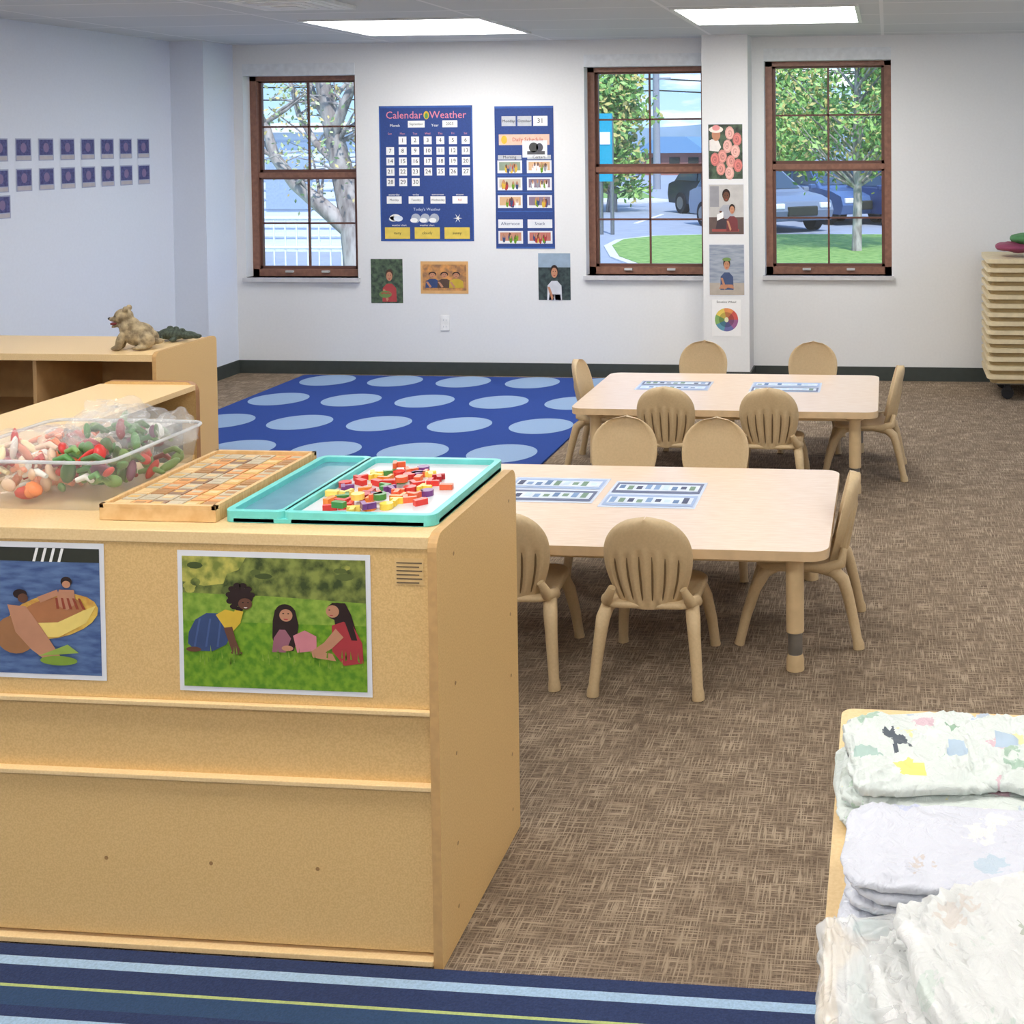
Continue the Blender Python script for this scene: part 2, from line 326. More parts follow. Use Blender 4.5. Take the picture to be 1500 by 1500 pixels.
a.prism(rrect(x0,x1,y0,y1,.025),'z',top+.001,top+.010,teal,False)
w=.016;zt=top+.026
def rim(x0,x1,y0,y1):
    o=rrect(x0,x1,y0,y1,.024,5);n_=rrect(x0+w,x1-w,y0+w,y1-w,.012,5);N_=len(o)
    vs=[(x,y,top+.002) for x,y in o]+[(x,y,zt) for x,y in o]+[(x,y,zt) for x,y in n_]+[(x,y,top+.010) for x,y in n_]
    fs=[]
    for i in range(N_):
        j=(i+1)%N_
        for k in range(3): fs.append((k*N_+i,k*N_+j,(k+1)*N_+j,(k+1)*N_+i))
    a.add(vs,fs,teal,False)
xs_=-1.315
rim(x0,xs_+.004,y0,y1);rim(xs_-.004,x1,y0,y1)
a.prism(rrect(x0+w,xs_-w,y0+w,y1-w,.01),'z',top+.010,top+.013,tcl);a.prism(rrect(xs_+w,x1-w,y0+w,y1-w,.01),'z',top+.010,top+.013,tfl)
a.obj('sorting_tray',bevel=.001)
a=M();bc=[(222,62,56),(246,142,60),(248,216,86),(74,144,76),(120,64,130),(176,40,48),(238,110,70),(250,220,110)]
bm_=[mat('block_%d'%i,c,.3) for i,c in enumerate(bc)]
def letterblock(a,x,y,z,rot,kind,m):
    c,s_=math.cos(rot),math.sin(rot)
    def T(px,py): return (x+px*c-py*s_,y+px*s_+py*c)
    w=.0150
    if kind==0: shapes=[[(-w,-.5*w),(w,-.5*w),(w,.5*w),(-w,.5*w)]]
    elif kind==1: shapes=[[(-w,-w),(-.3*w,-w),(-.3*w,w),(-w,w)],[(-.3*w,-w),(w,-w),(w,-.4*w),(-.3*w,-.4*w)]]
    elif kind==2: shapes=[[(w*math.cos(t),w*math.sin(t)) for t in [k*pi/5 for k in range(10)]]]
    else: shapes=[[(-w,.4*w),(w,.4*w),(w,w),(-w,w)],[(-.35*w,-w),(.35*w,-w),(.35*w,.4*w),(-.35*w,.4*w)]]
    for sh in shapes: a.prism([T(*p) for p in sh],'z',z,z+.013,m)
random.seed(11);pts=[]
for i in range(54):
    for t_ in range(40):
        r=random.random()**.55;th=random.random()*6.28
        x=-1.175+.115*r*math.cos(th);y=2.675+.175*r*math.sin(th)
        if all((x-q[0])**2+(y-q[1])**2>.00078 for q in pts): break
    pts.append((x,y));letterblock(a,x,y,top+.0132+(.013 if i>46 else 0),random.random()*3.1,random.randrange(4),bm_[random.randrange(8)])
letterblock(a,-1.035,2.70,top+.0132,.1,0,bm_[6]);letterblock(a,-1.05,2.58,top+.0132,.8,0,bm_[0])
a.obj('letter_blocks',bevel=.001)
clr=mat('clear_plastic',(232,238,242),.08,.02,alpha=.18,spec=.8);rimm=mat('clear_rim',(222,228,232),.1,alpha=.5)
bx0,bx1,by0,by1=-2.165,-1.745,2.50,2.90;bh=.115;e=.022
a=M()
lo_=rrect(bx0+e,bx1-e,by0+e,by1-e,.03,5);hi_=rrect(bx0,bx1,by0,by1,.04,5);n=len(lo_)
vs=[(x,y,top+.001) for x,y in lo_]+[(x,y,top+bh) for x,y in hi_]
a.add(vs,[(i,(i+1)%n,(i+1)%n+n,i+n) for i in range(n)]+[list(range(n))[::-1]],clr,True)
a.tube([(x,y,top+bh) for x,y in hi_]+[(hi_[0][0],hi_[0][1],top+bh)],.0045,rimm,8)
bin_o=a.obj('clear_plastic_bin')
a=M();random.seed(5);fc=[(84,140,74),(206,62,58),(240,164,136),(74,112,62),(238,208,180),(242,132,70),(246,232,184),(160,56,64),(124,160,92),(238,238,232),(120,70,96)]
fm=[mat('playfood_%d'%i,c,.35) for i,c in enumerate(fc)]
for i in range(240):
    x=random.uniform(bx0+.045,bx1-.045);y=random.uniform(by0+.045,by1-.045);hmp=.03*max(0,1-((x+1.90)/.14)**2-((y-2.72)/.14)**2);z=top+.018+random.random()*(.10+hmp)
    left=x<-1.93
    m_=fm[random.choice([1,2,4,5,6,9,2,4,1,7] if left else [0,3,8,0,1,3,9,8,7,10,0])]
    r_=random.uniform(.012,.034)
    if i%3==0: a.tube([(x-r_,y,z),(x,y+.006,z+.008),(x+r_,y-.004,z)],[.006,.008,.005],m_,8)
    else: a.ell((x,y,z),(r_,random.uniform(.008,.018),random.uniform(.005,.013)),m_,(random.random()*3,random.random()*3,random.random()*3),10,6)
a.obj('play_food_heap',parent=bin_o)
bag=mat('crinkled_bag',(250,250,252),.08,.02,alpha=.16,spec=1.0,bump=.35,scale=40,bscale=50)
a=M()
a.ell((-1.86,2.72,top+.13),(.115,.13,.055),bag,nu=50,nv=30,disp=.022,ds=18)
a.ell((-2.04,2.66,top+.10),(.11,.13,.05),bag,nu=50,nv=30,disp=.02,ds=18,seed=3)
a.ell((-1.89,2.75,top+.165),(.065,.05,.035),bag,(.2,.3,.4),nu=36,nv=20,disp=.022,ds=22,seed=5)
a.ell((-1.77,2.80,top+.125),(.045,.055,.04),bag,(.4,.5,1),nu=30,nv=18,disp=.02,ds=24,seed=9)
a.obj('plastic_bag',parent=bin_o)

# ---------------------------------------------------------------- shelves
a=M();x1=-3.50;x0=-4.80;y0=5.40;y1=5.92;h=.745
endpanel(a,x1-.02,x1,y0,y1,.003,h+.012,.03,maple,maple_e);endpanel(a,x0,x0+.02,y0,y1,.003,h+.012,.03,maple,maple_e)
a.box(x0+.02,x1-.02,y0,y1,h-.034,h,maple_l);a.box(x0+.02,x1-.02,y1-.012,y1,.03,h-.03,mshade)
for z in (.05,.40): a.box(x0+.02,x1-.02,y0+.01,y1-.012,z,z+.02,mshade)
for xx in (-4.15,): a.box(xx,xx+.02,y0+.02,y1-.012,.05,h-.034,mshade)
a.obj('toy_shelf',bevel=.0015)
a=M();x0,x1=-3.55,-3.095;y1=5.09;y0=3.7;h=.675
brn=mat('edge_brown',(160,116,74),.5)
def endp_y(a,y0,y1,m,me):
    n=6;r=.05;pts=[(x0,.003),(x1,.003)]
    for i in range(n+1):
        t=math.radians(90*i/n);pts.append((x1-r+r*math.cos(t),h+.012-r+r*math.sin(t)))
    for i in range(n+1):
        t=math.radians(90+90*i/n);pts.append((x0+r+r*math.cos(t),h+.012-r+r*math.sin(t)))
    a.prism(pts,'y',y0,y1,m,False,me)
endp_y(a,y1-.03,y1,maple,brn);endp_y(a,y0,y0+.022,maple,brn)
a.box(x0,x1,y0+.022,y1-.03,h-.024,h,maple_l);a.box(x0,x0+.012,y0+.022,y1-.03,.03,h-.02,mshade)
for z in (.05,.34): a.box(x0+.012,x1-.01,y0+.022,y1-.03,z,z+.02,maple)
a.box(x0+.012,x1-.01,4.38,4.40,.05,h-.024,maple)
a.obj('toy_shelf',bevel=.0015)
a=M();dk=C((40,44,44));gr=C((60,110,80))
a.box(-3.46,-3.12,4.70,5.0,.362,.52,dk);a.box(-3.44,-3.14,4.72,4.98,.52,.54,white);a.box(-3.42,-3.2,4.48,4.66,.362,.48,gr);a.obj('toy_bin',bevel=.006)
def blob(name,els,m,vox,loc,rz=0,extra=None,scale=1):
    bm=bmesh.new()
    for c,r,rot in els:
        mt=Matrix.Translation(c)@Euler(rot).to_matrix().to_4x4()@Matrix.Diagonal((*r,1))
        bmesh.ops.create_icosphere(bm,subdivisions=3,radius=1,matrix=mt)
    me=bpy.data.meshes.new(name);bm.to_mesh(me);bm.free()
    o=bpy.data.objects.new(name,me);COL.objects.link(o);me.materials.append(m)
    r=o.modifiers.new('r','REMESH');r.mode='VOXEL';r.voxel_size=vox;r.use_smooth_shade=True
    s_=o.modifiers.new('s','SMOOTH');s_.iterations=3;s_.factor=.6
    o.location=loc;o.rotation_euler=(0,0,rz);o.scale=(scale,)*3
    if extra: extra.obj(name+'_details',parent=o)
    return o
fur=mat('bear_fur',(186,168,134),.9,scale=34,rgb2=(120,106,84),bump=.5)
e_=M();e_.ell((-.087,-.022,.152),(.005,.005,.005),black);e_.ell((-.087,.022,.152),(.005,.005,.005),black);e_.ell((-.118,0,.140),(.007,.010,.006),black);e_.ell((-.098,0,.116),(.018,.018,.007),C((120,50,50)))
blob('toy_bear',[((0,0,.065),(.065,.05,.055),(0,0,0)),((-.035,0,.095),(.045,.045,.05),(0,0,0)),((-.06,0,.148),(.04,.038,.036),(0,0,0)),
 ((-.096,0,.136),(.026,.02,.012),(0,.1,0)),((-.09,0,.108),(.024,.018,.008),(0,-.3,0)),((-.045,-.03,.182),(.013,.013,.015),(0,0,0)),((-.045,.03,.182),(.013,.013,.015),(0,0,0)),
 ((-.07,-.03,.04),(.018,.017,.045),(0,.25,0)),((-.07,.03,.04),(.018,.017,.045),(0,.25,0)),((-.085,-.03,.010),(.024,.017,.011),(0,0,0)),((-.085,.03,.010),(.024,.017,.011),(0,0,0)),
 ((.04,-.04,.04),(.035,.022,.038),(0,0,0)),((.04,.04,.04),(.035,.022,.038),(0,0,0)),((.015,-.05,.010),(.035,.018,.011),(0,0,0)),((.015,.05,.010),(.035,.018,.011),(0,0,0)),((.075,0,.03),(.03,.014,.014),(0,0,0))],fur,.0045,(-3.69,5.56,.747),.35,e_,1.1)
crm=mat('toy_croc_green',(84,96,84),.6,scale=80,rgb2=(52,62,54))
blob('toy_crocodile',[((0,0,.035),(.085,.038,.033),(0,0,0)),((.10,.01,.032),(.05,.024,.022),(0,0,.2)),((.145,.02,.026),(.03,.015,.014),(0,0,.3)),((-.085,-.01,.030),(.05,.020,.018),(0,0,0)),
 ((.05,-.045,.014),(.014,.025,.013),(0,0,0)),((.05,.045,.014),(.014,.025,.013),(0,0,0)),((-.04,-.045,.014),(.014,.025,.013),(0,0,0)),((-.04,.045,.014),(.014,.025,.013),(0,0,0)),
 ((.03,0,.066),(.02,.01,.012),(0,0,0)),((-.01,0,.068),(.02,.01,.012),(0,0,0)),((.07,0,.058),(.02,.01,.012),(0,0,0))],crm,.004,(-3.67,5.80,.747),-.2,scale=.95)

# ---------------------------------------------------------------- tables
ttop=mat('table_laminate',(230,210,190),.28,scale=14,rgb2=(222,198,174),stretch=(1,8,1),spec=.5)
tedge=mat('table_edge',(212,184,146),.45);tleg=mat('table_leg',(204,178,138),.5);met=mat('steel_insert',(150,150,148),.3,metal=.8)
def table(x0,x1,y0,y1,z=.42):
    a=M();a.prism(rrect(x0,x1,y0,y1,.06,8),'z',z-.032,z,ttop,True,tedge)
    for sx in (0,1):
        for sy in (0,1):
            x=(x0+.115) if sx==0 else (x1-.115);y=(y0+.075) if sy==0 else (y1-.075)
            a.tube([(x,y,z-.032),(x,y,.13)],.030,tleg,20);a.tube([(x,y,.14),(x,y,.05)],.024,met,16);a.tube([(x,y,.055),(x,y,.035),(x,y,.0015)],[.025,.030,.030],tleg,20)
            a.tube([(x,y,z-.032),(x,y,z-.05)],.045,tleg,20)
    a.box(x0+.1,x1-.1,y0+.06,y0+.08,z-.06,z-.032,tleg);a.box(x0+.1,x1-.1,y1-.08,y1-.06,z-.06,z-.032,tleg)
    return a.obj('activity_table',bevel=.004)
table(-1.73,-.195,3.82,4.79);table(-1.59,-.05,5.82,6.75)
pl=[C((120,150,190)),C((60,70,100)),C((190,210,225)),C((110,140,120)),C((90,120,160))]
def matsheet(x,y,w,h,z=.42,rz=0,seed=0):
    random.seed(seed);cz,sz=math.cos(rz),math.sin(rz)
    p=Pic((x,y,z),(cz,sz,0),(-sz,cz,0),(0,0,1),w,h);p.rect(0,0,1,1,mat('laminate_pale',(206,216,234),.2,.01),-1)
    for k in range(2):
        b0=.06+.48*k;p.rect(.03,b0,.97,b0+.40,C((150,170,205)) if (k+seed)%2 else C((96,106,136)),1)
        p.rect(.06,b0+.08,.94,b0+.32,C((205,215,230)),2)
        for q in range(9):
            u=.08+.095*q;p.rect(u,b0+.10+.06*random.random(),u+.06,b0+.22+.1*random.random(),pl[random.randrange(5)],3)
    p.obj('laminated_name_strip')
matsheet(-1.06,4.24,.36,.33,rz=.0,seed=1);matsheet(-1.47,4.28,.38,.32,rz=0,seed=2);matsheet(-1.36,6.28,.40,.24,seed=3);matsheet(-.74,6.27,.38,.25,seed=4)
# ---------------------------------------------------------------- chairs
chm=mat('chair_plastic',(198,174,136),.5,scale=120,var=.04);chs=mat('chair_slot',(112,90,62),.6)
def chair(x,y,rz,name='toddler_chair'):
    a=M()
    nu,nv=63,30
    def bp(u,t):
        z=.262+t*.305
        if t<.55: hw=.098+.046*math.sin(t/.55*pi/2)
        else:
            q=(t-.55)/.45;hw=.144*math.sqrt(max(0,1-q**2.3))
        xx=u*max(hw,.002)
        yb=-.150-.062*t+.045*u*u*(1-.3*t)
        return xx,yb,z
    F=[]
    for side in (0,1):
        g=[]
        for j in range(nv+1):
            t=j/nv
            for i in range(nu+1):
                u=-1+2*i/nu
                xx,yb,z=bp(u,t)
                edge=min(1,(1-abs(u))*7)*min(1,(1-t)*9)
                fl=0
                if .06<t<.70 and abs(u)<.86:
                    env=min(1,(t-.06)/.06)*max(0,min(1,(.70-abs(u)*.12-t)/.08))
                    fl=.006*env*math.cos(u*pi*7.0)
                th=.010*math.sqrt(max(0,edge))+.0015
                g.append((xx,yb+(-th+(-fl) if side==0 else th),z))
        F.append(g)
    W=nu+1
    for side in (0,1):
        fs=[(j*W+i,j*W+i+1,(j+1)*W+i+1,(j+1)*W+i) for j in range(nv) for i in range(nu)]
        if side==1: fs=[f[::-1] for f in fs]
        a.add(F[side],fs,chm,True)
    ring=[j*W for j in range(nv+1)]+[nv*W+i for i in range(1,W)]+[j*W+W-1 for j in range(nv-1,-1,-1)]+[i for i in range(W-2,0,-1)]
    o=F[0]+F[1];n=len(F[0]);R=len(ring)
    a.add(o,[(ring[k],ring[(k+1)%R],ring[(k+1)%R]+n,ring[k]+n) for k in range(R)],chm,True)
    for k in range(-3,4):
        if k==0: us=(-1/7.,1/7.)
        else: us=((2*k+(1 if k>0 else -1))/7.,)
        for u in us:
            if abs(u)>.9: continue
            pts=[]
            for t in (.08,.2,.3,.4,.5,.60-.08*abs(u)):
                xx,yb,z=bp(u,t);pts.append((xx,yb-.0062,z))
            a.tube(pts,[.002,.0034,.0036,.0036,.0032,.0012],chs,6)
    pts=rrect(-.155,.155,-.16,.15,.06,8)
    n=len(pts);rings=[(.90,.258),(1.0,.264),(1.0,.276),(.95,.283),(.75,.279),(.4,.275)]
    vs=[]
    for sc,z in rings: vs+=[(px*sc,py*sc,z) for px,py in pts]
    fs=[(k*n+i,k*n+(i+1)%n,(k+1)*n+(i+1)%n,(k+1)*n+i) for k in range(len(rings)-1) for i in range(n)]
    fs+=[list(range(n))[::-1],[ (len(rings)-1)*n+i for i in range(n)]]
    a.add(vs,fs,chm,True)
    for sx in (-1,1):
        a.tube([(sx*.125,-.02,.262),(sx*.148,-.10,.270),(sx*.135,-.150,.285),(sx*.115,-.160,.33)],[.013,.019,.019,.012],chm,10)
        a.tube([(sx*.110,-.06,.258),(sx*.138,-.125,.258),(sx*.146,-.158,.230),(sx*.151,-.172,.185),(sx*.159,-.190,.11),(sx*.166,-.205,.035),(sx*.168,-.210,.018),(sx*.169,-.211,.0015)],[.016,.023,.023,.0205,.0185,.017,.020,.020],chm,14)
        a.tube([(sx*.105,.07,.258),(sx*.128,.115,.246),(sx*.142,.15,.19),(sx*.155,.18,.10),(sx*.162,.20,.018),(sx*.163,.205,.0015)],[.016,.022,.021,.0185,.017,.019],chm,14)
        a.tube([(sx*.12,-.10,.260),(sx*.125,.09,.260)],.014,chm,8)
    a.tube([(-.12,.09,.256),(.12,.09,.256)],.012,chm,8)
    return a.obj(name,(x,y,0),rz)
chair(-.765,3.865,0);chair(-1.245,3.885,.05)
chair(-.735,4.86,pi);chair(-1.13,4.86,pi)
chair(-.315,4.24,pi/2)
chair(-1.08,5.86,0);chair(-.575,5.86,0)
chair(-1.09,6.82,pi);chair(-.44,6.82,pi)
chair(-1.50,6.36,-pi/2);chair(-.13,6.28,pi/2)
# ---------------------------------------------------------------- cot stack
cot=mat('cot_frame',(220,204,168),.5);cots=mat('cot_sheet',(170,148,106),.8)
a=M();z=.14
for k in range(14):
    a.prism(rrect(.66,1.95,8.02,8.58,.05,5),'z',z+.012,z+.040,cot,True)
    a.prism(rrect(.685,1.93,8.05,8.555,.05,5),'z',z-.0195,z+.012,cots,True)
    z+=.0595
for (x,y) in ((.80,8.12),(1.8,8.12),(.8,8.48),(1.8,8.48)):
    a.tube([(x,y-.012,.045),(x,y+.012,.045)],.042,black,14);a.box(x-.02,x+.02,y-.02,y+.02,.06,.13,black)
a.box(.72,1.9,8.06,8.54,.11,.125,met)
a.obj('stacked_cots',bevel=.004)
a=M();a.ell((.86,8.24,1.018),(.13,.14,.035),C((140,62,92)),disp=.012,ds=12);a.ell((.93,8.26,1.075),(.10,.12,.04),C((74,130,80)),disp=.015,ds=12,seed=2);a.obj('folded_blankets')
# ---------------------------------------------------------------- calendar etc
cal=mat('calendar_navy',(48,72,134),.7,scale=80,var=.08);calb=mat('calendar_edge',(60,96,168),.7)
def card(p,u,v,w,h,m=white,l=2): p.rect(u-w/2,v-h/2,u+w/2,v+h/2,m,l)
p=wallpic((-3.815,1.015),.725,1.02,D);p.rect(0,0,1,1,cal,1)
p.rect(0,.985,1,1,calb,2);p.rect(0,0,1,.012,calb,2);p.rect(0,0,.012,1,calb,2);p.rect(.988,0,1,1,calb,2)
p.txt('Calendar',.27,.93,.078,C((226,140,160)),4);p.txt('Weather',.74,.93,.078,C((226,140,160)),4);p.el(.51,.93,.03,.03,yel,4);p.el(.51,.925,.018,.02,C((90,150,80)),5)
p.txt('Month',.17,.855,.03,white,3);card(p,.40,.865,.18,.05);p.txt('September',.40,.865,.024,black,4)
p.txt('Year',.60,.855,.03,white,3);card(p,.76,.865,.16,.05);p.txt('2025',.76,.865,.03,black,4)
for i,dn in enumerate(['Sun','Mon','Tue','Wed','Thu','Fri','Sat']): p.txt(dn,.115+.135*i,.795,.022,C((220,150,160)),3)
d=1
for r in range(5):
    for c in range(7):
        if r==0 and c<1: continue
        if d>30: break
        u=.115+.135*c;v=.745-.077*r;card(p,u,v,.085,.058);p.txt(str(d),u,v,.044,black,4);d+=1
for i in range(4):
    p.txt(['yesterday','today','tomorrow','season'][i],.15+.235*i,.345,.022,white,3);card(p,.15+.235*i,.305,.16,.055);p.txt(['Monday','Tuesday','Wednesday','Fall'][i],.15+.235*i,.305,.022,black if i<3 else C((200,90,50)),4)
p.txt("Today's Weather",.5,.235,.03,C((200,210,230)),3)
p.el(.16,.175,.06,.025,white,3);p.el(.14,.165,.05,.02,white,3);p.el(.19,.168,.05,.022,C((220,230,245)),4)
for i in range(3): p.el(.38+.1*i,.17,.05,.035,C((170,178,195)),3);p.el(.36+.1*i,.155,.04,.018,white,4)
for k in range(6):
    t=k*pi/3;p.poly([(.83+.006*math.sin(t),.17-.006*math.cos(t)),(.83+.05*math.cos(t),.17+.036*math.sin(t)),(.83-.006*math.sin(t),.17+.006*math.cos(t))],white,4)
for i in range(3):
    u=.18+.32*i;card(p,u,.06,.27,.085,C((222,196,90)),3);p.txt(['rainy','cloudy','sunny'][i],u,.06,.03,black,4)
for i in range(2): p.txt('weather chart',.2+.3*i,.118,.02,white,3)
p.obj('wall_calendar_chart')
p=wallpic((-2.92,.96),.45,1.065,D);p.rect(0,0,1,1,cal,1);p.rect(0,.985,1,1,calb,2);p.rect(0,0,1,.012,calb,2)
warm=[C((196,140,116)),C((140,156,136)),C((200,190,170)),C((140,122,140)),C((190,116,106)),C((214,176,136))]
grey=C((186,190,198));random.seed(3)
for i in range(3): card(p,.24+.27*i,.895,.24,.07,white if i==2 else grey,2);p.txt(['Monday','October','31'][i],.24+.27*i,.895,.03 if i<2 else .05,black,3)
card(p,.5,.765,.86,.075,C((226,190,170)),2);p.el(.16,.765,.05,.03,yel,3);p.txt('Daily Schedule',.56,.765,.04,C((190,70,60)),3)
card(p,.68,.70,.42,.12,lam,3);p.el(.66,.71,.08,.035,C((70,70,70)),4);p.el(.76,.71,.06,.03,C((80,80,90)),4);p.rect(.55,.66,.85,.685,C((90,90,96)),4)
def photocard(p,u,v,w,h,l=3):
    card(p,u,v,w,h,lam,l);card(p,u,v+h*.05,w*.86,h*.66,warm[random.randrange(6)],l+.5)
    for k in range(9):
        uu=u+random.uniform(-.3,.3)*w;vv=v+random.uniform(-.10,.14)*h;cc=random.choice([skin,skin,skind]);p.el(uu,vv-.010,w*.06,w*.07,random.choice([red,blue,white,yel,g1,C((150,150,160))]),l+1+.1*k,n=8);p.el(uu,vv+.008,w*.035,w*.035,cc,l+1.05+.1*k,n=8)
for v in (.575,.455,.330,.08):
    for c in range(2): photocard(p,.25+.50*c,v,.42,.09)
for c in range(2): card(p,.25+.5*c,.642,.4,.03,grey,2.4)
p.txt('Morning',.25,.642,.03,black,4);p.txt('Centers',.75,.642,.03,black,4)
for c in range(2): card(p,.25+.5*c,.175,.42,.06,lam,3);p.txt(['Afternoon','Snack'][c],.25+.5*c,.175,.035,blue,4)
for v in (.516,.393,.262): p.rect(.03,v-.004,.97,v+.004,calb,2)
p.obj('daily_schedule_chart')
def person(p,u,v,s,shirt,sk=None,hr=None,l=3):
    """small printed bust: hair, face with eyes and mouth, shoulders, arms"""
    sk=sk or skin;hr=hr or hair
    p.poly([(u-.16*s,v-.42*s),(u-.15*s,v-.20*s),(u-.06*s,v-.13*s),(u+.06*s,v-.13*s),(u+.15*s,v-.20*s),(u+.16*s,v-.42*s)],shirt,l)
    p.el(u,v+.02*s,.085*s,.085*s,hr,l+.3);p.el(u,v-.01*s,.068*s,.075*s,sk,l+.6)
    for dx in (-.025,.025): p.el(u+dx*s,v+.01*s,.008*s,.008*s,black,l+.9,n=8)
    p.poly([(u-.025*s,v-.045*s),(u+.025*s,v-.045*s),(u,v-.065*s)],C((170,70,70)),l+.9)
    p.poly([(u-.15*s,v-.22*s),(u-.10*s,v-.22*s),(u-.02*s,v-.38*s),(u-.06*s,v-.42*s)],sk,l+.6)
p=wallpic((-3.90,.545),.25,.335,D,);p.rect(.0,0,1,1,mat('ph_green',(92,112,86),.5,scale=30,rgb2=(50,60,56),detail=6),1);person(p,.58,.62,1.4,C((176,70,72)),hr=C((80,56,44)));p.el(.45,.2,.2,.08,C((110,140,80)),5)
for k in range(5): p.el(.35+.06*k,.22+.01*(k%2),.022,.022,C((190,60,70)),5.3,n=8)
p.obj('photo_print_berries')
p=wallpic((-3.51,.618),.37,.245,D);p.rect(.0,0,1,1,C((218,170,112)),1);p.rect(.04,.1,.96,.9,mat('ph_or',(220,156,90),.5,scale=25,rgb2=(150,112,84),detail=6),1.5)
for i in range(3): person(p,.25+.25*i,.58,.95,[blue,C((90,70,60)),C((200,170,60))][i],l=3+i)
p.obj('photo_print_group')
p=wallpic((-2.60,.575),.245,.35,D);p.rect(0,0,1,1,C((150,170,190)),1);p.rect(0,0,1,.7,mat('ph_fld',(70,86,84),.5,scale=30,rgb2=(40,50,56),detail=6),1.5);person(p,.5,.60,1.45,C((205,208,216)));p.poly([(.34,.12),(.5,.12),(.48,.0),(.32,.0)],blue,3);p.poly([(.5,.12),(.68,.12),(.7,.0),(.52,.0)],blue,3);p.obj('photo_print_boy')
a=M();a.box(-3.36,-3.29,D-.008,D,.34,.455,mat('outlet_plastic',(238,238,236),.4))
for z in (.37,.42):
    for x in (-3.335,-3.315): a.box(x-.002,x+.002,D-.010,D-.008,z-.006,z+.006,grey)
a.obj('electrical_outlet',bevel=.001)
yc=8.45
p=wallpic((-1.275,1.475),.255,.405,yc);p.rect(.02,.02,.98,.98,mat('ph_fl',(84,104,84),.5,scale=20,rgb2=(46,54,50),detail=5),1);random.seed(9)
rs=[(.62,.82),(.82,.72),(.55,.60),(.78,.50),(.42,.42),(.66,.33),(.85,.25),(.36,.20),(.60,.13),(.20,.36)]
for k,(u,v) in enumerate(rs):
    b_=random.choice([(226,156,146),(236,180,170),(214,128,122)])
    for q,(rr,f) in enumerate(((.13,.92),(.10,1.04),(.07,.88),(.045,1.0),(.022,.78))):
        p.el(u+.012*math.sin(k+q),v+.008*math.cos(k*2+q),rr,rr*.92,C(tuple(min(255,int(c*f)) for c in b_)),2+.25*k+.04*q,n=11)
p.el(.24,.80,.12,.11,skin,4.9);p.el(.24,.89,.20,.06,C((236,226,216)),5.1);p.el(.24,.92,.11,.05,C((226,150,150)),5.3);p.poly([(.05,.70),(.12,.72),(.30,.70),(.38,.58),(.30,.50),(.05,.52)],C((232,226,222)),4.85);p.obj('photo_print_flowers')
p=wallpic((-1.275,1.08),.26,.37,yc);p.rect(.02,.02,.98,.98,C((190,188,186)),1);p.rect(.02,.02,.98,.35,C((100,84,80)),1.5);p.rect(.05,.55,.3,.95,C((150,150,156)),1.8);person(p,.5,.76,1.3,C((170,172,182)),skind);person(p,.66,.50,1.0,C((120,60,64)),skin,l=5);p.poly([(.2,.12),(.8,.12),(.76,.32),(.26,.32)],C((70,60,66)),3.9);p.rect(.1,.07,.85,.12,C((160,80,76)),4);p.poly([(.24,.40),(.42,.46),(.42,.34),(.24,.28)],white,6.5);p.obj('photo_print_reading')
p=wallpic((-1.275,.645),.26,.375,yc);p.rect(.02,.02,.98,.98,mat('ph_sea',(166,174,186),.5,scale=12,rgb2=(136,146,164),detail=6,stretch=(1,1,6)),1);p.rect(.02,.02,.98,.25,C((180,170,158)),1.5);person(p,.5,.60,1.15,C((70,86,122)));p.el(.5,.70,.12,.035,C((120,150,90)),5);p.poly([(.34,.22),(.66,.22),(.70,.14),(.52,.16),(.48,.14),(.28,.14)],skin,4.5);p.obj('photo_print_beach')
p=wallpic((-1.255,.355),.21,.265,yc);p.rect(0,0,1,1,white,1)
wc=[(206,92,84),(226,146,90),(230,204,100),(136,176,104),(96,150,172),(110,112,166),(156,100,146)]
for k in range(7):
    t0=k*2*pi/7;p.poly([(.5,.45)]+[(.5+.4*math.cos(t0+j*2*pi/35),.45+.4*.79*math.sin(t0+j*2*pi/35)) for j in range(6)],C(wc[k]),2);p.poly([(.5,.45)]+[(.5+.26*math.cos(t0+j*2*pi/35),.45+.26*.79*math.sin(t0+j*2*pi/35)) for j in range(6)],C(tuple(int(c*.8) for c in wc[k])),2.5)
p.el(.5,.45,.07,.07,C((226,226,190)),3);p.txt('Emotion Wheel',.5,.93,.022,black,2);p.obj('color_wheel_poster')
cd=mat('card_indigo',(88,90,142),.5,scale=60,rgb2=(64,66,116))
a=Pic((XL,0,0),(0,1,0),(0,0,1),(1,0,0),1,1)
def lcard(y0,z0):
    a.rect(y0,z0,y0+.135,z0+.138,C((160,168,196)),1);a.rect(y0+.008,z0+.035,y0+.127,z0+.130,cd,2);a.rect(y0+.008,z0+.006,y0+.127,z0+.030,C((186,180,186)),2);a.el(y0+.067,z0+.08,.025,.03,C((130,112,150)),3)
for k in range(12):
    lcard(7.895-.196*k,1.662);lcard(7.895-.196*k,1.478)
for k in range(7,12): lcard(7.895-.196*k+.01,1.322)
a.obj('alphabet_cards')
